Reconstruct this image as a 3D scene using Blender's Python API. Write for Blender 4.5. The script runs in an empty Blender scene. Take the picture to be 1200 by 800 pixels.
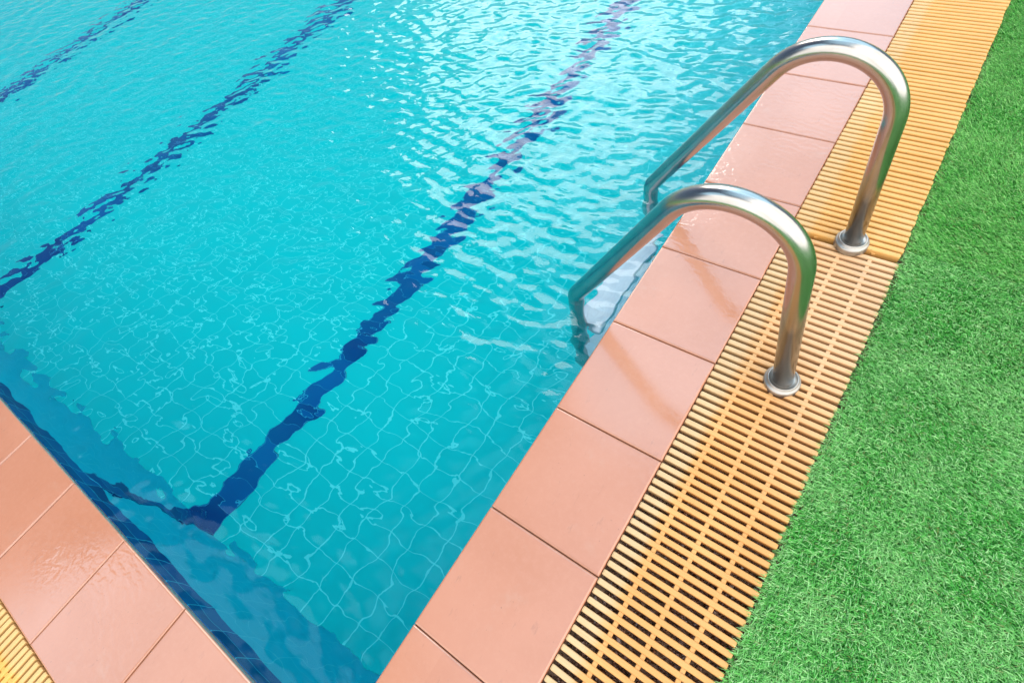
import bpy, bmesh, math, random
import numpy as np
from mathutils import Vector, Matrix

random.seed(7)
rng = np.random.default_rng(11)
scene = bpy.context.scene
COL = scene.collection
R = math.radians

# ------------------------------------------------------------------ layout (metres)
W = 0.30            # coping width
L = 0.3068          # coping tile length
Y0 = -0.1948        # a joint of the long coping
YN = -0.5004        # pool face of the short coping
X0 = 1.1345         # a joint of the short coping sits at x = -X0
G = 0.594           # turf side of the grating
PX, PY = -12.6, 24.6    # far sides of the pool
DEPTH = 1.0
WATER = -0.008
YF, YR = 0.752, 1.248   # planes of the two handrails

# ------------------------------------------------------------------ helpers
def tag(o, label=None, cat=None, group=None, kind=None):
    if label: o['label'] = label
    if cat: o['category'] = cat
    if group: o['group'] = group
    if kind: o['kind'] = kind
    return o

def empty(name, loc=(0, 0, 0)):
    o = bpy.data.objects.new(name, None)
    o.location = loc
    o.empty_display_size = 0.1
    COL.objects.link(o)
    return o

def link_mesh(name, me, mat, parent=None, smooth=False):
    o = bpy.data.objects.new(name, me)
    me.materials.append(mat)
    if smooth:
        me.shade_smooth()
    COL.objects.link(o)
    if parent:
        o.parent = parent
        o.matrix_parent_inverse = Matrix.Translation(parent.location).inverted()
    return o

def from_bm(name, bm, mat, parent=None, smooth=False):
    me = bpy.data.meshes.new(name)
    bm.normal_update()
    bm.to_mesh(me)
    bm.free()
    return link_mesh(name, me, mat, parent, smooth)

def from_np(name, verts, faces, mat, parent=None, smooth=False, attr=None):
    """verts (n,3); faces (m,k) of one size k; attr: per-vertex float attribute 'tint'."""
    me = bpy.data.meshes.new(name)
    n, (m, k) = len(verts), faces.shape
    me.vertices.add(n)
    me.vertices.foreach_set('co', np.ascontiguousarray(verts, dtype=np.float32).ravel())
    me.loops.add(m * k)
    me.loops.foreach_set('vertex_index', np.ascontiguousarray(faces, dtype=np.int32).ravel())
    me.polygons.add(m)
    me.polygons.foreach_set('loop_start', np.arange(0, m * k, k, dtype=np.int32))
    me.update(calc_edges=True)
    if attr is not None:
        a = me.attributes.new('tint', 'FLOAT', 'POINT')
        a.data.foreach_set('value', np.ascontiguousarray(attr, dtype=np.float32))
    me.validate()
    return link_mesh(name, me, mat, parent, smooth)

def add_box(bm, x0, x1, y0, y1, z0, z1, bevel=0.0, seg=2, only_top=False):
    vs = [bm.verts.new(p) for p in ((x0, y0, z0), (x1, y0, z0), (x1, y1, z0), (x0, y1, z0),
                                    (x0, y0, z1), (x1, y0, z1), (x1, y1, z1), (x0, y1, z1))]
    fs = [bm.faces.new([vs[i] for i in f]) for f in
          ((3, 2, 1, 0), (4, 5, 6, 7), (0, 1, 5, 4), (1, 2, 6, 5), (2, 3, 7, 6), (3, 0, 4, 7))]
    if bevel:
        es = set(fs[1].edges) if only_top else set(e for f in fs for e in f.edges)
        bmesh.ops.bevel(bm, geom=list(es), offset=bevel, segments=seg, profile=0.5, affect='EDGES')

def tube(bm, path, r, seg=28, cap=True):
    """sweep a circle along a path lying in a plane y = const."""
    rings = []
    n = len(path)
    for i, p in enumerate(path):
        a = path[max(i - 1, 0)]; b = path[min(i + 1, n - 1)]
        t = (b - a).normalized()
        s = Vector((0, 1, 0))
        u = t.cross(s).normalized()
        rings.append([bm.verts.new(p + (s * math.cos(2 * math.pi * k / seg) + u * math.sin(2 * math.pi * k / seg)) * r)
                      for k in range(seg)])
    for a, b in zip(rings, rings[1:]):
        for k in range(seg):
            f = bm.faces.new((a[k], a[(k + 1) % seg], b[(k + 1) % seg], b[k]))
            f.smooth = True
    if cap:
        bm.faces.new(rings[0][::-1]); bm.faces.new(rings[-1])
    bmesh.ops.recalc_face_normals(bm, faces=bm.faces[:])

def lathe(bm, prof, cx, cy, cz, seg=48):
    rings = [[bm.verts.new((cx + r * math.cos(2 * math.pi * k / seg), cy + r * math.sin(2 * math.pi * k / seg), cz + z))
              for k in range(seg)] for r, z in prof]
    for a, b in zip(rings, rings[1:]):
        for k in range(seg):
            f = bm.faces.new((a[k], a[(k + 1) % seg], b[(k + 1) % seg], b[k]))
            f.smooth = True
    bmesh.ops.recalc_face_normals(bm, faces=bm.faces[:])

# ------------------------------------------------------------------ node helpers
class NT:
    def __init__(s, tree):
        s.t = tree; s.n = tree.nodes; s.l = tree.links
    def new(s, kind, **kw):
        nd = s.n.new(kind)
        for k, v in kw.items():
            setattr(nd, k, v)
        return nd
    def put(s, sock, v):
        if isinstance(v, bpy.types.NodeSocket):
            s.l.new(v, sock)
        elif v is not None:
            if sock.type == 'RGBA' and len(v) == 3: v = (*v, 1)
            sock.default_value = v
    def math(s, op, a, b=None, c=None, clamp=False):
        nd = s.new('ShaderNodeMath', operation=op, use_clamp=clamp)
        s.put(nd.inputs[0], a)
        if b is not None: s.put(nd.inputs[1], b)
        if c is not None: s.put(nd.inputs[2], c)
        return nd.outputs[0]
    def vmath(s, op, a, b=None):
        nd = s.new('ShaderNodeVectorMath', operation=op)
        s.put(nd.inputs[0], a)
        if b is not None: s.put(nd.inputs[1], b)
        return nd.outputs['Value'] if op == 'DOT_PRODUCT' else nd.outputs[0]
    def noise(s, vec, scale, detail=4, rough=0.55, distort=0.0):
        nd = s.new('ShaderNodeTexNoise')
        s.put(nd.inputs['Vector'], vec); s.put(nd.inputs['Scale'], scale)
        s.put(nd.inputs['Detail'], detail); s.put(nd.inputs['Roughness'], rough); s.put(nd.inputs['Distortion'], distort)
        return nd.outputs['Fac']
    def mapr(s, v, a, b, c=0.0, d=1.0, smooth=True):
        nd = s.new('ShaderNodeMapRange', interpolation_type='SMOOTHSTEP' if smooth else 'LINEAR')
        for i, q in enumerate((v, a, b, c, d)): s.put(nd.inputs[i], q)
        return nd.outputs[0]
    def mix(s, f, a, b, blend='MIX'):
        nd = s.new('ShaderNodeMix', data_type='RGBA', blend_type=blend)
        s.put(nd.inputs[0], f); s.put(nd.inputs[6], a); s.put(nd.inputs[7], b)
        return nd.outputs[2]
    def bump(s, h, strength, dist, normal=None):
        nd = s.new('ShaderNodeBump')
        s.put(nd.inputs['Height'], h); s.put(nd.inputs['Strength'], strength); s.put(nd.inputs['Distance'], dist)
        if normal is not None: s.put(nd.inputs['Normal'], normal)
        return nd.outputs[0]
    def pos(s):
        return s.new('ShaderNodeNewGeometry').outputs['Position']
    def xyz(s, v):
        nd = s.new('ShaderNodeSeparateXYZ'); s.put(nd.inputs[0], v)
        return nd.outputs
    def comb(s, x, y, z):
        nd = s.new('ShaderNodeCombineXYZ')
        for i, q in enumerate((x, y, z)): s.put(nd.inputs[i], q)
        return nd.outputs[0]
    def scaled(s, v, sc, rot=0.0):
        nd = s.new('ShaderNodeMapping'); s.put(nd.inputs['Vector'], v)
        nd.inputs['Scale'].default_value = sc; nd.inputs['Rotation'].default_value = (0, 0, rot)
        return nd.outputs[0]

def material(name):
    m = bpy.data.materials.new(name); m.use_nodes = True
    t = NT(m.node_tree)
    p = m.node_tree.nodes['Principled BSDF']
    return m, t, p

def setp(t, p, **kw):
    names = dict(color='Base Color', rough='Roughness', metal='Metallic', spec='Specular IOR Level', ior='IOR',
                 normal='Normal', trans='Transmission Weight', coat='Coat Weight', coat_rough='Coat Roughness',
                 coat_ior='Coat IOR', coat_normal='Coat Normal', aniso='Anisotropic')
    for k, v in kw.items(): t.put(p.inputs[names[k]], v)

# ------------------------------------------------------------------ materials
def mat_tile():
    m, t, p = material('terracotta_tile')
    P = t.pos(); x, y, z = t.xyz(P)
    big = t.noise(P, 3.2, 4)
    fine = t.noise(P, 60, 6, 0.65)
    grit = t.noise(P, 420, 2)
    # one slightly different firing shade per tile
    ty = t.math('FLOOR', t.math('DIVIDE', t.math('SUBTRACT', y, Y0), L))
    tx = t.math('FLOOR', t.math('DIVIDE', t.math('ADD', x, X0), L))
    wn = t.new('ShaderNodeTexWhiteNoise', noise_dimensions='2D')
    t.put(wn.inputs['Vector'], t.comb(tx, ty, 0.0))
    c = t.mix(t.mapr(big, .3, .7), (.462, .177, .092), (.512, .207, .116))
    c = t.mix(t.mapr(fine, .4, .75, 0, .35), c, (.53, .235, .14))
    c = t.mix(t.mapr(wn.outputs['Value'], 0, 1, 0, .22, False), c, (.42, .142, .070))
    # lime bloom in small worn patches
    c = t.mix(t.math('MULTIPLY', t.mapr(t.noise(P, 9, 6, .7), .56, .74), .25), c, (.47, .27, .19))
    sc = t.noise(t.scaled(P, (1, .35, 1), R(25)), 38, 5, .7)
    c = t.mix(t.math('MULTIPLY', t.mapr(sc, .60, .74), .30), c, (.20, .085, .055))
    # dirt washed into the joints and along the lips of the slabs
    fy = t.math('FRACT', t.math('DIVIDE', t.math('SUBTRACT', y, Y0), L)); fx = t.math('FRACT', t.math('DIVIDE', t.math('ADD', x, .214 + 60 * L), L))
    side = t.math('GREATER_THAN', y, YN)
    fr = t.math('ADD', t.math('MULTIPLY', fy, side), t.math('MULTIPLY', fx, t.math('SUBTRACT', 1.0, side)))
    ed = t.math('MULTIPLY', t.math('MINIMUM', fr, t.math('SUBTRACT', 1.0, fr)), L)
    dirt = t.math('MULTIPLY', t.mapr(t.math('ADD', ed, t.math('MULTIPLY', t.noise(P, 34, 4, .7), .012)), .016, .004), .3)
    c = t.mix(dirt, c, (.17, .075, .045))
    spots = t.math('MULTIPLY', t.mapr(t.noise(P, 130, 2, .5), .70, .76), t.mapr(t.noise(P, 4, 2), .45, .6, 0, .5))
    c = t.mix(spots, c, (.16, .08, .05))
    # wet film: the far tiles and parts of the short coping carry running water
    wetA = t.mapr(t.math('ADD', y, t.math('MULTIPLY', t.noise(P, 6, 3), .5)), .7, 1.7)
    wetB = t.math('MULTIPLY', t.mapr(y, -.48, -.52), t.mapr(t.noise(P, 4.3, 2, .5), .38, .62))
    wet = t.math('MAXIMUM', wetA, wetB)
    dist = t.noise(P, 14, 2)
    wv = t.new('ShaderNodeTexWave', wave_type='BANDS', bands_direction='DIAGONAL', wave_profile='SIN')
    t.put(wv.inputs['Vector'], t.scaled(P, (1, 1, 1), R(-38)))
    wv.inputs['Scale'].default_value = 17; wv.inputs['Distortion'].default_value = 9
    wv.inputs['Detail'].default_value = 2; wv.inputs['Detail Scale'].default_value = 1.4
    film = t.math('ADD', wv.outputs['Fac'], t.math('MULTIPLY', t.noise(P, 75, 2), .7))
    patch = t.mapr(t.noise(P, 7, 2), .35, .6, .15, 1)
    bn = t.bump(film, t.math('MULTIPLY', t.math('MULTIPLY', wet, patch), .09), .003)
    bn = t.bump(t.noise(P, 150, 3), .10, .0012, bn)
    setp(t, p, color=c, rough=.5, spec=.3, normal=t.bump(t.math('ADD', grit, t.math('MULTIPLY', fine, 2)), .12, .001),
         coat=1.0, coat_ior=1.80, coat_normal=bn,
         coat_rough=t.math('SUBTRACT', t.mapr(fine, .3, .7, .10, .17), t.math('MULTIPLY', wet, .085)))
    return m

def mat_grout():
    m, t, p = material('dark_grout')
    P = t.pos()
    setp(t, p, color=t.mix(t.noise(P, 90, 3), (.05, .028, .02), (.12, .06, .04)), rough=.8)
    return m

def tile_grid(t, P, u, v, du, dv, ou, ov, mortar, dark, light, grout):
    """square mosaic by coordinates u, v; returns colour and grout mask"""
    br = t.new('ShaderNodeTexBrick', offset=0.0, squash=1.0)
    vec = t.comb(t.math('ADD', u, ou), t.math('ADD', v, ov), 0.0)
    t.put(br.inputs['Vector'], vec)
    br.inputs['Scale'].default_value = 1.0
    br.inputs['Brick Width'].default_value = du
    br.inputs['Row Height'].default_value = dv
    br.inputs['Mortar Size'].default_value = mortar
    br.inputs['Mortar Smooth'].default_value = .15
    t.put(br.inputs['Color1'], dark); t.put(br.inputs['Color2'], light); t.put(br.inputs['Mortar'], grout)
    return br.outputs['Color'], br.outputs['Fac']

POOL_A, POOL_B, GROUT = (.0008, .51, .53), (.0010, .535, .555), (.13, .74, .75)
WALL_A, WALL_B, WGROUT = (.0006, .43, .60), (.0008, .45, .63), (.04, .52, .66)  # less green than the floor: wall shade partly put into the colour
BLUE_A, BLUE_B, BGROUT = (.0003, .045, .20), (.0006, .095, .32), (.03, .36, .55)  # dark and mid blue per tile stand in for ripple shade
def mat_pool(name, a, b, g, axis, mortar=.0028):
    m, t, p = material(name)
    P = t.pos(); x, y, z = t.xyz(P)
    if axis == 'floor': c, f = tile_grid(t, P, x, y, .104, .1, 20.0 * .104 * 10 + .33 % .104 - .104, 10.01, mortar, a, b, g)
    elif axis == 'y':   c, f = tile_grid(t, P, x, z, .104, .09, 20.0 * .104 * 10 + .33 % .104 - .104, 9.0, mortar, a, b, g)
    else:               c, f = tile_grid(t, P, y, z, .1, .09, 10.01, 9.0, mortar, a, b, g)
    c = t.mix(t.mapr(t.noise(P, 1.3, 3), .3, .7, 0, .12), c, (.0, .44, .53))
    setp(t, p, color=c, rough=.5, spec=.03)
    return m

def mat_water():
    m, t, p = material('pool_water')
    P = t.pos(); x, y, z = t.xyz(P)
    s1 = t.noise(t.scaled(P, (14, 34, 10), R(-18)), 1.0, 2, .5)
    amp = t.mapr(t.math('ADD', y, t.math('MULTIPLY', x, -.12)), -.3, 1.6, .05, .22)
    setp(t, p, color=(1, 1, 1), rough=0.0, ior=1.333, trans=1.0, normal=t.bump(s1, amp, .012))
    va = t.new('ShaderNodeVolumeAbsorption')
    va.inputs['Color'].default_value = (.30, .93, .97, 1)
    va.inputs['Density'].default_value = .42
    out = m.node_tree.nodes['Material Output']
    m.node_tree.links.new(va.outputs[0], out.inputs['Volume'])
    return m

def mat_steel(name, worn=0.0):
    m, t, p = material(name)
    P = t.pos()
    streak = t.noise(t.scaled(P, (30, 260, 30)), 1.0, 4, .6)
    smear = t.noise(P, 16, 5, .65)
    c = t.mix(t.mapr(smear, .35, .7), (.42, .40, .38), (.46, .44, .42))
    c = t.mix(t.mapr(t.noise(P, 40, 5, .7), .62, .8, 0, .0 + worn * .5), c, (.27, .25, .23))
    setp(t, p, color=c, metal=1.0, rough=t.mapr(t.math('ADD', t.math('MULTIPLY', streak, .5), t.math('MULTIPLY', smear, .6)), .3, .8,  .20 + worn * .24, .26 + worn * .34),
         normal=t.bump(streak, .012, .001))
    return m

def mat_plastic(name, far):
    m, t, p = material(name)
    P = t.pos(); x, y, z = t.xyz(P)
    n1 = t.noise(P, 5, 4, .6)
    along = t.noise(t.scaled(P, (9, 160, 20)) if far != 'left' else t.scaled(P, (160, 9, 20)), 1.0, 3)
    if far == 'left':
        c = t.mix(t.mapr(n1, .3, .7), (.70, .36, .07), (.76, .42, .10))
        edge = t.mapr(t.math('ADD', y, t.math('MULTIPLY', t.noise(P, 30, 2), .03)), YN - W - .055, YN - W - .03)
    else:
        c = t.mix(t.mapr(n1, .3, .7), (.64, .325, .082), (.70, .375, .110)) if far == 'far' else \
            t.mix(t.mapr(n1, .3, .7), (.62, .30, .085), (.68, .355, .118))
        edge = t.mapr(t.math('ADD', x, t.math('MULTIPLY', t.noise(P, 30, 2), .03)), W + .085, W + .055)
    # lime scale where the pool water splashes over the coping, bleaching further up the near section
    c = t.mix(t.math('MULTIPLY', edge, {'near': .5, 'left': .35, 'far': .3}[far]), c, (.54, .48, .32))
    if far == 'near':
        bl = t.math('MULTIPLY', t.mapr(y, .35, 1.0), t.mapr(t.math('ADD', t.math('MULTIPLY', t.noise(P, 5, 3), .3), x), .42, .66))
        c = t.mix(t.math('MULTIPLY', bl, .6), c, (.66, .46, .30))
    if far == 'far':
        c = t.mix(t.math('MULTIPLY', t.mapr(t.noise(P, 3.0, 4), .52, .68), .6), c, (.70, .47, .22))
    c = t.mix(t.mapr(along, .45, .8, 0, .3), c, (.42, .22, .06))
    c = t.mix(t.math('MULTIPLY', t.mapr(t.noise(P, 55, 5, .7), .62, .72), .5), c, (.30, .19, .09))
    setp(t, p, color=c, rough=t.mapr(n1, .3, .7, .32, .5), spec=.45, normal=t.bump(t.noise(P, 220, 3), .1, .001))
    return m

def mat_turf(name, a, b, hi):
    m, t, p = material(name)
    P = t.pos()
    at = t.new('ShaderNodeAttribute', attribute_name='tint', attribute_type='GEOMETRY').outputs['Fac']
    rmp = t.new('ShaderNodeValToRGB')
    t.put(rmp.inputs[0], at)
    e = rmp.color_ramp.elements
    e[0].position = 0; e[0].color = (*a, 1); e[1].position = 1; e[1].color = (.24, .20, .055, 1)
    for pos, c in ((.55, b), (.93, hi), (.955, (.24, .22, .06))):
        q = e.new(pos); q.color = (*c, 1)
    c = t.mix(t.mapr(t.noise(P, 6, 4), .35, .7, 0, .35), rmp.outputs[0], hi)
    setp(t, p, color=c, rough=.42, spec=.35)
    tr = t.new('ShaderNodeBsdfTranslucent'); t.put(tr.inputs[0], c)
    mx = t.new('ShaderNodeMixShader'); mx.inputs[0].default_value = .42
    t.l.new(p.outputs[0], mx.inputs[1]); t.l.new(tr.outputs[0], mx.inputs[2])
    t.l.new(mx.outputs[0], m.node_tree.nodes['Material Output'].inputs[0])
    return m

def mat_simple(name, c1, c2, scale, rough=.7, bump=.3, bd=.004):
    m, t, p = material(name)
    P = t.pos()
    setp(t, p, color=t.mix(t.mapr(t.noise(P, scale, 6, .65), .35, .65), c1, c2), rough=rough,
         normal=t.bump(t.noise(P, scale * 2, 5), bump, bd))
    return m

def mat_stone():
    m, t, p = material('gutter_grit')
    at = t.new('ShaderNodeAttribute', attribute_name='tint', attribute_type='GEOMETRY').outputs['Fac']
    rmp = t.new('ShaderNodeValToRGB'); t.put(rmp.inputs[0], at)
    e = rmp.color_ramp.elements
    e[0].color = (.09, .045, .028, 1); e[1].color = (.60, .54, .54, 1)
    for pos, c in ((.45, (.26, .13, .08)), (.6, (.38, .28, .26)), (.85, (.40, .18, .09))):
        q = e.new(pos); q.color = (*c, 1)
    setp(t, p, color=rmp.outputs[0], rough=.5)
    return m

M = dict(tile=mat_tile(), grout=mat_grout(), water=mat_water(),
         floor=mat_pool('pool_floor_tile', POOL_A, POOL_B, GROUT, 'floor'),
         wall_y=mat_pool('pool_wall_tile', WALL_A, WALL_B, WGROUT, 'y', .002),
         wall_x=mat_pool('pool_side_tile', (.006, .68, .73), (.008, .70, .75), (.2, .78, .80), 'x', .002),  # long walls made paler than the rest, to bounce light onto the floor
         line=mat_pool('dark_blue_floor_tile', BLUE_A, BLUE_B, BGROUT, 'floor', .0012),
         band_y=mat_pool('dark_blue_wall_tile', BLUE_A, BLUE_B, BGROUT, 'y', .0018),
         band_x=mat_pool('dark_blue_side_tile', BLUE_A, BLUE_B, BGROUT, 'x', .0018),
         steel=mat_steel('brushed_steel'), flange=mat_steel('weathered_steel', .8),
         near=mat_plastic('bleached_yellow_plastic', 'near'), far=mat_plastic('orange_yellow_plastic', 'far'),
         left=mat_plastic('yellow_plastic', 'left'),
         step=mat_simple('white_step_plastic', (.58, .61, .70), (.66, .69, .77), 30, .4, .05, .001),
         turf=mat_turf('turf_near', (.020, .17, .024), (.125, .62, .092), (.56, .90, .42)),
         turf2=mat_turf('turf_far', (.018, .155, .018), (.110, .58, .075), (.48, .86, .32)),
         backing=mat_simple('turf_backing', (.02, .13, .02), (.035, .19, .03), 120, .8),
         ground=mat_simple('green_ground', (.035, .20, .035), (.075, .34, .06), 140, .8),
         gutter=mat_simple('gutter_concrete', (.18, .10, .06), (.36, .22, .15), 55, .55, .6, .006),
         stone=mat_stone())

# ------------------------------------------------------------------ ground (one sheet with the pool and its gutter cut out)
def build_ground():
    xo0, xo1, yo0, yo1 = -400, 400, -400, 400
    xi0, xi1, yi0, yi1 = PX, G + .012, YN - W - .306, PY
    v = [(xo0, yo0), (xo1, yo0), (xo1, yo1), (xo0, yo1), (xi0, yi0), (xi1, yi0), (xi1, yi1), (xi0, yi1)]
    bm = bmesh.new()
    vs = [bm.verts.new((a, b, -.014)) for a, b in v]
    for i in range(4):
        j = (i + 1) % 4
        bm.faces.new((vs[i], vs[j], vs[4 + j], vs[4 + i]))
    o = from_bm('ground', bm, M['ground'])
    tag(o, kind='structure')
build_ground()

# ------------------------------------------------------------------ drain gutter under the gratings
def build_gutter():
    bm = bmesh.new()
    gz = -.042
    yb = YN - W
    # channel beside the long coping, then the one below the short coping: floors and side walls
    def quad(*p): bm.faces.new([bm.verts.new(q) for q in p])
    xa, xb = W - .004, G + .012
    quad((xa, yb - .306, gz), (xb, yb - .306, gz), (xb, PY, gz), (xa, PY, gz))
    quad((xb, yb - .306, gz), (xb, yb - .306, -.0145), (xb, PY, -.0145), (xb, PY, gz))
    quad((xa, PY, gz), (xb, PY, gz), (xb, PY, -.0145), (xa, PY, -.0145))
    quad((PX, yb - .306, gz), (xa - .002, yb - .306, gz), (xa - .002, yb + .004, gz), (PX, yb + .004, gz))
    quad((PX, yb - .306, gz), (xb, yb - .306, gz), (xb, yb - .306, -.0145), (PX, yb - .306, -.0145))
    quad((PX, yb - .306, gz), (PX, yb - .306, -.0145), (PX, yb + .004, -.0145), (PX, yb + .004, gz))
    bmesh.ops.subdivide_edges(bm, edges=bm.edges[:], cuts=1)
    o = from_bm('gutter', bm, M['gutter'])
    tag(o, kind='structure')
build_gutter()

def build_gravel():
    n = 15000
    base = np.array([(1, 0, 0), (-1, 0, 0), (0, 1, 0), (0, -1, 0), (0, 0, 1), (0, 0, -1)], float)
    fc = np.array([(0, 2, 4), (2, 1, 4), (1, 3, 4), (3, 0, 4), (2, 0, 5), (1, 2, 5), (3, 1, 5), (0, 3, 5)])
    c = np.stack([rng.uniform(W + .005, G, n), rng.uniform(YN - W, 1.35, n), -.042 + rng.uniform(.0, .005, n)], 1)
    s = rng.gamma(3, .0010, n) + .0008
    jit = 1 + rng.uniform(-.35, .35, (n, 6, 1))
    ang = rng.uniform(0, 6.28, n)
    b = base[None] * jit * (s[:, None, None] * rng.uniform(.6, 1.3, (n, 1, 3)))
    ca, sa = np.cos(ang)[:, None], np.sin(ang)[:, None]
    x = b[..., 0] * ca - b[..., 1] * sa; y = b[..., 0] * sa + b[..., 1] * ca
    v = np.stack([x, y, b[..., 2]], -1) + c[:, None]
    f = (fc[None] + 6 * np.arange(n)[:, None, None]).reshape(-1, 3)
    o = from_np('gravel', v.reshape(-1, 3), f, M['stone'], attr=np.repeat(rng.random(n), 6))
    tag(o, 'brown and grey grit lying in the gutter under the yellow grating', 'gravel', kind='stuff')
build_gravel()

# ------------------------------------------------------------------ pool basin
pool = empty('swimming_pool', (-2.0, 1.0, -DEPTH))
tag(pool, 'turquoise tiled swimming pool with dark blue lane lines under rippled water', 'swimming pool')
def build_pool():
    bm = bmesh.new(); add_box(bm, PX - .2, .2, YN - .2, PY + .2, -DEPTH - .2, -DEPTH)
    from_bm('floor', bm, M['floor'], pool)
    top = -.0305
    for (x0, x1, y0, y1, mt, axis) in ((PX - .2, .2, YN - .2, YN, M['wall_y'], 'y'), (0, .2, YN, PY, M['wall_x'], 'x'),
                                       (PX - .2, PX, YN, PY, M['wall_x'], 'x'), (PX - .2, .2, PY, PY + .2, M['wall_y'], 'y')):
        bm = bmesh.new(); add_box(bm, x0, x1, y0, y1, -DEPTH + .0005, top)
        from_bm('wall', bm, mt, pool)
    # dark blue waterline band, two tiles high
    for (x0, x1, y0, y1, mt) in ((PX + .003, -.003, YN - .001, YN + .0025, M['band_y']), (-.0025, .001, YN + .003, PY - .003, M['band_x'])):
        bm = bmesh.new(); add_box(bm, x0, x1, y0, y1, -.180, top - .0004)
        o = from_bm('waterline_band', bm, mt, pool); o['label'] = 'dark blue tile band along the water line'
    # lane lines: along the floor and up the near wall
    for x in (-1.215, -3.185, -5.06, -6.99, -8.92, -10.85):
        bm = bmesh.new()
        hw = .055
        add_box(bm, x - hw, x + hw, YN + .002, PY - .3, -DEPTH - .001, -DEPTH + .003)
        add_box(bm, x - hw, x + hw, YN - .001, YN + .0035, -DEPTH + .0032, -.1805)
        o = from_bm('lane_line', bm, M['line'], pool)
        o.data.materials.append(M['band_y'])
        for f in list(o.data.polygons)[6:]: f.material_index = 1
        o['label'] = 'dark blue tiled lane line on the pool floor'
build_pool()

# ------------------------------------------------------------------ water
def axis_coords(lo, f0, f1, hi, step):
    a = [f0]
    s = step
    while a[-1] > lo:
        s = min(s * 1.12, .5); a.append(max(lo, a[-1] - s))
    mid = np.arange(f0, f1, step)
    b = [mid[-1]]
    s = step
    while b[-1] < hi:
        s = min(s * 1.12, .5); b.append(min(hi, b[-1] + s))
    return np.concatenate([np.array(a[:0:-1]), mid, np.array(b[1:])])

def build_water():
    ex = .02
    xs = axis_coords(PX - ex, -6.6, ex - .004, ex, .0075)
    ys = axis_coords(YN - ex, YN - ex + .001, 3.3, PY + ex, .0075)
    X, Y = np.meshgrid(xs, ys)
    Z = np.zeros_like(X)
    rw = np.random.default_rng(5)
    # wind ripples run towards the near corner; longer, gentle swell all over
    strength = np.clip((Y + .35 + .02 * X) / 1.7, 0, 1) ** 1.1
    rightness = np.clip((X + 3.0) / 2.2, 0, 1)
    calm = np.clip(1 - np.hypot((X + .55) / 1.1, (Y + .1) / .75), 0, 1)
    chop = .46 - .0 * calm + .95 * strength * (.35 + .65 * rightness)
    def waves(n, l0, l1, slope, main, spread, env):
        out = np.zeros_like(X)
        for _ in range(n):
            lam = math.exp(rw.uniform(math.log(l0), math.log(l1)))
            th = main + rw.normal(0, spread)
            k = 2 * math.pi / lam
            ph = rw.uniform(0, 6.28)
            # slow bend so that crests are short and never straight
            bend = .35 * np.sin(X * rw.uniform(2, 6) + Y * rw.uniform(-6, 6) + rw.uniform(0, 6.28)) * lam * 1.6
            out += np.sin(k * (X * math.cos(th) + Y * math.sin(th) + bend) + ph) / k
        return out * slope * math.sqrt(2 / n) * env
    main = math.atan2(.94, -.34)
    Z += waves(32, .040, .100, .095, main, .45, chop)
    Z += waves(20, .026, .05, .038, main, .7, .7 - .25 * calm + .5 * strength)
    Z += waves(14, .14, .34, .036, main + .3, 1.1, np.ones_like(X))
    # ripples only where the mesh is fine enough
    fade = np.clip((X + 7.2) / .6, 0, 1) * np.clip((4.2 - Y) / .9, 0, 1)
    Z *= fade
    np.clip(Z, -.009, .0072, out=Z)
    V = np.stack([X, Y, Z + WATER], -1).reshape(-1, 3)
    ny, nx = X.shape
    idx = np.arange(ny * nx).reshape(ny, nx)
    F = np.stack([idx[:-1, :-1], idx[:-1, 1:], idx[1:, 1:], idx[1:, :-1]], -1).reshape(-1, 4)
    ring = np.concatenate([idx[0, :], idx[1:, -1], idx[-1, -2::-1], idx[-2:0:-1, 0]])
    low = V[ring].copy(); low[:, 2] = -DEPTH - .06
    b0 = len(V)
    m = len(ring)
    li = b0 + np.arange(m)
    V = np.concatenate([V, low])
    S = np.stack([np.roll(ring, -1), ring, li, np.roll(li, -1)], -1)
    me = bpy.data.meshes.new('water')
    faces_q = np.concatenate([F, S])
    nl = len(faces_q) * 4 + m
    me.vertices.add(len(V)); me.vertices.foreach_set('co', V.astype(np.float32).ravel())
    me.loops.add(nl)
    me.loops.foreach_set('vertex_index', np.concatenate([faces_q.ravel(), li[::-1]]).astype(np.int32))
    me.polygons.add(len(faces_q) + 1)
    me.polygons.foreach_set('loop_start', np.concatenate([np.arange(len(faces_q)) * 4, [len(faces_q) * 4]]).astype(np.int32))
    me.update(calc_edges=True)
    sm = np.zeros(len(faces_q) + 1, bool); sm[:len(F)] = True
    me.polygons.foreach_set('use_smooth', sm)
    me.validate()
    o = link_mesh('water', me, M['water'])
    tag(o, kind='structure')
build_water()

# ------------------------------------------------------------------ coping
def coping(name, label, boxes, bed):
    root = empty(name, (boxes[0][0], boxes[0][2], 0))
    tag(root, label, 'coping', 'terracotta copings round the pool')
    bm = bmesh.new()
    for (x0, x1, y0, y1) in boxes:
        dz = random.uniform(-.0006, .0006)
        b2 = bmesh.new()
        add_box(b2, x0, x1, y0, y1, -.0300, dz, .005, 4, True)
        tmp = bpy.data.meshes.new('tmp'); b2.to_mesh(tmp); b2.free()
        bm.from_mesh(tmp); bpy.data.meshes.remove(tmp)
    for f in bm.faces: f.smooth = False
    from_bm('tile_course', bm, M['tile'], root)
    bm = bmesh.new(); add_box(bm, *bed, -.0295, -.0065)
    from_bm('grout', bm, M['grout'], root)
    return root
g = .0009
rb = []
k = -2
while Y0 + k * L < PY:
    y0 = Y0 + k * L; rb.append((0, W, y0 + g, min(y0 + L, PY) - g)); k += 1
coping('pool_coping', 'salmon terracotta coping under the handrails between the water and the yellow gratings', rb,
       (.004, W - .004, Y0 - 2 * L + .004, PY))
lb = [(-.214 + g, -.0015, YN - W, YN)]
x = -.214
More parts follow.
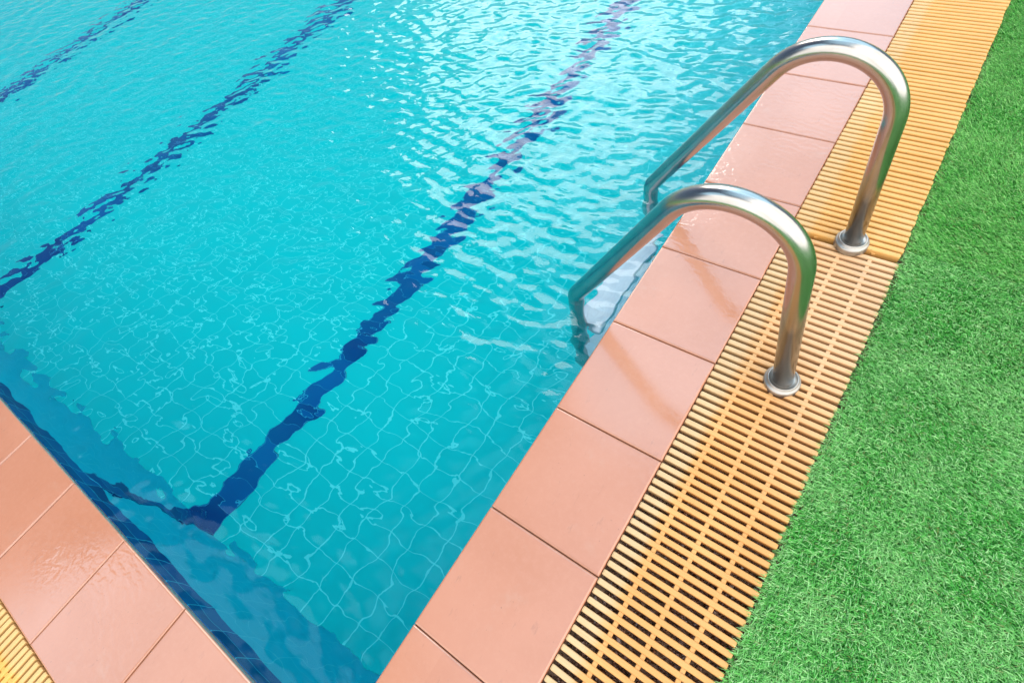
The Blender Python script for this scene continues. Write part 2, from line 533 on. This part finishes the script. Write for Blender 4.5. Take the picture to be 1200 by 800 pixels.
while x > PX:
    lb.append((max(x - L, PX) + g, x - g, YN - W, YN)); x -= L
coping('pool_coping', 'salmon terracotta coping in the bottom left corner across the near end of the pool', lb,
       (PX, -.004, YN - W + .004, YN - .004))

# ------------------------------------------------------------------ gratings
GRP = 'yellow plastic gratings over the gutter'
def slat_verts(w, h, r):
    """cross section of one slat: rounded shoulders, slightly tapering foot"""
    pts = []
    hw = w / 2
    for cx, a0 in ((hw - r, 0), (-hw + r, 90)):
        for i in range(4):
            a = R(a0 + i * 30)
            pts.append((cx + r * math.cos(a), -r + r * math.sin(a)))
    pts += [(-hw + .0012, -h), (hw - .0012, -h)]
    return pts

def grating(name, label, axis, a0, a1, c0, c1, pitch, w, z, mat, bars, h=.022, drop=.0036):
    """slats run along `axis` from a0 to a1, repeated across from c0 to c1"""
    root = empty(name, ((a0 + a1) / 2, (c0 + c1) / 2, z) if axis == 'x' else ((c0 + c1) / 2, (a0 + a1) / 2, z))
    tag(root, label, 'grating', GRP)
    sec = slat_verts(w, h, .0036)
    bm = bmesh.new()
    n = int((c1 - c0) / pitch)
    for i in range(n):
        c = c0 + (i + .5) * pitch + random.uniform(-.0006, .0006)
        e0 = a0 + random.uniform(0, .0015); e1 = a1 - random.uniform(0, .004)
        zj = z + random.uniform(-.0006, .0006); sk = random.uniform(-.0008, .0008)
        rings = []
        for e, s in ((e0, -1), (e0 + .003, -1), (e1 - .003, 1), (e1, 1)):
            tip = .0016 if e in (e0, e1) else 0
            ring = []
            for (u, v) in sec:
                uu = u * (1 - tip * 60) if tip else u
                vv = v - (tip if v > -h * .5 else 0)
                p = (e, c + uu + sk * s, zj + vv) if axis == 'x' else (c + uu + sk * s, e, zj + vv)
                ring.append(bm.verts.new(p))
            rings.append(ring)
        m = len(sec)
        for ra, rb_ in zip(rings, rings[1:]):
            for q in range(m):
                bm.faces.new((ra[q], ra[(q + 1) % m], rb_[(q + 1) % m], rb_[q]))
        bm.faces.new(rings[0]); bm.faces.new(rings[-1][::-1])
    bmesh.ops.recalc_face_normals(bm, faces=bm.faces[:])
    from_bm('slat_panel', bm, mat, root)
    for b in bars:
        bm = bmesh.new()
        hw = .0052
        if axis == 'x': add_box(bm, b - hw, b + hw, c0 + .002, c0 + n * pitch - .002, z - h * .8, z - drop, .0012, 1)
        else: add_box(bm, c0 + .002, c0 + n * pitch - .002, b - hw, b + hw, z - h * .8, z - drop, .0012, 1)
        from_bm('crossbar', bm, mat, root)
    return root
yc = .107 - .0219 * .5            # phase of the near slats
y_lo = yc - .0219 * 54; y_hi = yc + .0219 * 52
grating('drain_grating', 'bleached yellow slatted grating with wide dark gaps under the nearer handrail', 'x', W + .001, G, y_lo, y_hi + .004, .0219, .0132, -.001,
        M['near'], (.3745, .449, .525))
grating('drain_grating', 'orange yellow slatted grating beyond the farther handrail, standing slightly higher', 'x', W + .001, G - .004, 1.242, 6.0, .0219, .0150, .006,
        M['far'], (.3745, .449, .525), .026, .011)
grating('drain_grating', 'short piece of yellow slatted grating in the bottom left corner of the picture', 'y', YN - W - .296, YN - W - .004, -6.0, W - .006, .0214, .0146, -.003,
        M['left'], (YN - W - .075, YN - W - .15, YN - W - .225))

# ------------------------------------------------------------------ pool ladder
def fillet(p0, p1, p2, r, n=16):
    d0 = (p0 - p1).normalized(); d2 = (p2 - p1).normalized()
    half = d0.angle(d2) / 2
    tl = r / math.tan(half)
    a = p1 + d0 * tl; b = p1 + d2 * tl
    c = p1 + (d0 + d2).normalized() * (r / math.sin(half))
    va, vb = a - c, b - c
    ang = va.angle(vb)
    ax = va.cross(vb).normalized()
    return [c + Matrix.Rotation(ang * i / n, 3, ax) @ va for i in range(n + 1)]

def rail_path(y, foot, v1, bend, v2):
    v1 = Vector((v1[0], y, v1[1])); v2 = Vector((v2[0], y, v2[1])); low = Vector((v2.x - .008, y, -.78))
    base = v1 + (Vector((foot, y, 0)) - v1) * 1.03
    return [base] + fillet(base, v1, v2, bend, 30) + fillet(v1, v2, low, .05, 12) + [low + Vector((0, 0, .4)), low]

ladder = empty('pool_ladder', (.460, YF, 0))
tag(ladder, 'stainless steel pool ladder with two arched handrails over the coping and a white underwater step', 'pool ladder')
for y, dx, hz, fit in ((YF, 0.0, 0.0, (.460, (.3545, .8247), .148, (-.138, .013))),
                       (YR, .006, .009, (.466, (.3997, .8302), .151, (-.1435, .0123)))):
    bm = bmesh.new(); tube(bm, rail_path(y, *fit), .0242, 36)
    hr = from_bm('handrail', bm, M['steel'], ladder)
    hr['label'] = 'nearer arched steel handrail' if y == YF else 'farther arched steel handrail'
    bm = bmesh.new()
    lathe(bm, [(.0240, .0180), (.0312, .0186), (.0328, .0212), (.0345, .0218), (.0358, .0205), (.0366, .0140), (.0400, .0128), (.0422, .0105),
               (.0430, .0070), (.0430, -.006)], .4585 + dx, y, -.002 + hz)
    fl = from_bm('flange', bm, M['flange'], hr)
    fl.matrix_parent_inverse = hr.matrix_world.inverted() if hr.parent is None else Matrix.Identity(4)
for z in (-.25, -.52):
    bm = bmesh.new()
    add_box(bm, -.166, -.080, YF + .015, YR - .015, z - .03, z, .006, 3)
    # raised anti-slip ribs
    for i in range(7):
        xx = -.161 + i * .0125
        add_box(bm, xx, xx + .004, YF + .03, YR - .03, z - .001, z + .0007, .0003, 1)
    o = from_bm('step', bm, M['step'], ladder)

# ------------------------------------------------------------------ artificial turf
def turf(name, label, mat, region, lean, slit=None, seed=3):
    r = np.random.default_rng(seed)
    # dense pile near the pool, thinning outwards into wider tufts so that no border shows
    x0, x1, y0, y1 = region
    n = int((x1 - x0) * (y1 - y0) * 170000)
    P = np.stack([r.uniform(x0, x1, n), r.uniform(y0, y1, n)], 1)
    far = np.maximum(np.maximum(P[:, 0] - 1.02, 0), np.maximum(.15 - P[:, 1], P[:, 1] - 2.6))
    keep = np.clip(1 - np.maximum(far, 0) / .7, .16, 1)
    sel = r.random(n) < keep
    P, keep = P[sel], keep[sel]
    # tufting rows give a faint grain
    P[:, 0] = P[:, 0] + .25 * (np.round(P[:, 0] / .0095) * .0095 - P[:, 0])
    if slit is not None:
        a, b = np.array(slit[0]), np.array(slit[1]); d = b - a; Ld = np.linalg.norm(d); d /= Ld
        q = P - a; s = q @ d; tdist = np.abs(q[:, 0] * d[1] - q[:, 1] * d[0])
        ok = ~((s > 0) & (s < Ld) & (tdist < .0032 * np.sqrt(np.abs(np.sin(np.clip(s / Ld, 0, 1) * 3.14)))))
        P, keep = P[ok], keep[ok]
    n = len(P)
    ang = r.uniform(0, 6.283, n)
    # the pile is combed in drifting directions
    f1 = np.sin(P[:, 0] * 7.1 + 1.3 * np.sin(P[:, 1] * 4.3)) + np.sin(P[:, 1] * 6.3 + P[:, 0] * 3.1)
    dirx = np.cos(ang) * .72 + math.cos(lean) * .8 + .25 * f1
    diry = np.sin(ang) * .72 + math.sin(lean) * .8
    nn = np.hypot(dirx, diry) + 1e-6; dx, dy = dirx / nn, diry / nn
    h = r.normal(.0108, .0024, n).clip(.005, .018)
    reach = h * r.uniform(.5, 1.6, n)
    w = r.uniform(.00042, .00090, n) / np.sqrt(keep)
    sx, sy = -dy, dx
    tw = r.normal(0, .35, n); sx2, sy2 = sx * np.cos(tw) + dx * np.sin(tw), sy * np.cos(tw) + dy * np.sin(tw)
    z0 = -.012
    curl = r.uniform(.8, 1.12, n)
    lv = []
    for (s, hh, ww, ss) in ((0, 0, 1.0, (sx, sy)), (.38, .62, 1.0, (sx, sy)), (.78, .95, .85, (sx2, sy2))):
        for sg in (-1, 1):
            lv.append(np.stack([P[:, 0] + dx * reach * s + sg * ss[0] * w * ww, P[:, 1] + dy * reach * s + sg * ss[1] * w * ww,
                                z0 + h * hh], 1))
    lv.append(np.stack([P[:, 0] + dx * reach * 1.15, P[:, 1] + dy * reach * 1.15, z0 + h * curl], 1))
    V = np.stack(lv, 1)                       # n,7,3
    F = np.array([(0, 1, 3), (0, 3, 2), (2, 3, 5), (2, 5, 4), (4, 5, 6)])
    Fa = (F[None] + 7 * np.arange(n)[:, None, None]).reshape(-1, 3)
    tint = np.clip(r.normal(.5, .34, n), 0, .93)
    tint[r.random(n) < .025] = .99
    o = from_np(name, V.reshape(-1, 3), Fa, mat, smooth=True, attr=np.repeat(tint, 7))
    return tag(o, label, 'artificial turf', kind='stuff')
YS = 1.288
turf('artificial_turf', 'light green artificial turf filling the lower right beside the near grating', M['turf'],
     (G + .003, 2.1, -1.6, YS - .002), R(-115), ((.678, 1.286), (.713, 1.238)), 3)
turf('artificial_turf', 'darker green artificial turf strip at the upper right beyond the turf seam', M['turf2'],
     (G + .003, 2.1, YS + .002, 4.4), R(-150), ((.668, 1.31), (.676, 1.292)), 4)

# ------------------------------------------------------------------ sky, sun
CLOUD_LO, CLOUD_HI = 31, 50
SUN_EL, SUN_AZ = 34, -35           # azimuth from +y, negative towards -x
sd = Vector((math.sin(R(SUN_AZ)) * math.cos(R(SUN_EL)), math.cos(R(SUN_AZ)) * math.cos(R(SUN_EL)), math.sin(R(SUN_EL))))
world = bpy.data.worlds.new('World'); scene.world = world; world.use_nodes = True
t = NT(world.node_tree)
bg = world.node_tree.nodes['Background']
sky = t.new('ShaderNodeTexSky', sky_type='NISHITA')
sky.sun_disc = False; sky.sun_elevation = R(SUN_EL); sky.sun_rotation = R(SUN_AZ); sky.altitude = 0
sky.air_density = 1.0; sky.dust_density = .6; sky.ozone_density = 2.0
D = t.new('ShaderNodeTexCoord').outputs['Generated']
nz = t.noise(t.scaled(D, (1, 1, 1.6)), 3.6, 7, .58)
def dirv(az, el):
    return (math.sin(R(az)) * math.cos(R(el)), math.cos(R(az)) * math.cos(R(el)), math.sin(R(el)))
jit = t.math('MULTIPLY', t.math('SUBTRACT', nz, .5), .12)
def bank(az, el, lo, hi):                 # a bright bank round one direction, with a ragged edge
    return t.mapr(t.math('ADD', t.vmath('DOT_PRODUCT', D, dirv(az, el)), jit), lo, hi)
front = bank(-6, 45, .885, .905)
left_back = t.mapr(t.math('ADD', t.vmath('DOT_PRODUCT', D, dirv(-128, 48)), t.math('MULTIPLY', t.math('SUBTRACT', nz, .5), .04)), .966, .980)
behind = bank(180, 25, .74, .80)  # added out of view as fill light
right = bank(95, 35, .60, .68)  # likewise an added bank, brightening the scene from the unseen side
zenith = t.math('MULTIPLY', bank(-50, 84, .90, .985), .55)
cloud = t.math('MAXIMUM', t.math('MAXIMUM', t.math('MAXIMUM', front, behind), t.math('MAXIMUM', right, t.math('MULTIPLY', left_back, .9))), zenith)
bright = t.math('MULTIPLY', t.mapr(nz, .3, .7, CLOUD_LO, CLOUD_HI), t.math('MULTIPLY_ADD', right, .1, .9))
tone = t.mix(t.math('MAXIMUM', right, behind), (.48, .80, 1.04), (1.0, .98, .94))   # thin blue haze in front, white in the added fill banks
cc = t.vmath('SCALE', tone); t.put(cc.node.inputs['Scale'], bright)
t.put(bg.inputs['Color'], t.mix(cloud, sky.outputs[0], cc))
bg.inputs['Strength'].default_value = .06

sun = bpy.data.lights.new('sun', 'SUN')
sun.energy = 1.1; sun.angle = R(29); sun.color = (1.0, .93, .84)
so = bpy.data.objects.new('sun', sun); COL.objects.link(so)
so.rotation_euler = (-sd).to_track_quat('-Z', 'Y').to_euler()
so.location = sd * 30

# ------------------------------------------------------------------ camera
cam = bpy.data.cameras.new('camera')
cam.sensor_fit = 'HORIZONTAL'; cam.sensor_width = 36.0
cam.lens = 36.0 * 626.52 / 1200.0
cam.clip_start = .02; cam.clip_end = 2000
co = bpy.data.objects.new('camera', cam); COL.objects.link(co)
RW = np.array([[0.8092630958573366, 0.39095988185451963, -0.43845594130277116],
               [0.5543035450586321, -0.7553534302220094, 0.34955511065821565],
               [-0.19452717449968862, -0.5259197336401671, -0.827990103895586]])
mw = Matrix.Identity(4)
for i in range(3):
    mw[i][0] = RW[i, 0]; mw[i][1] = -RW[i, 1]; mw[i][2] = -RW[i, 2]
mw[0][3], mw[1][3], mw[2][3] = 0.4600624670879387, -0.013704046991508676, 1.2899189831991513
co.matrix_world = mw
scene.camera = co

# ------------------------------------------------------------------ render settings
scene.view_settings.view_transform = 'Standard'
scene.view_settings.look = 'None'
scene.view_settings.exposure = 0.18
scene.view_settings.gamma = 1.0
scene.view_settings.use_curve_mapping = False
cy = scene.cycles
cy.use_denoising = True
cy.caustics_refractive = True; cy.caustics_reflective = True
cy.blur_glossy = .3
cy.max_bounces = 12; cy.transmission_bounces = 10; cy.glossy_bounces = 6; cy.diffuse_bounces = 5
cy.sample_clamp_indirect = 12
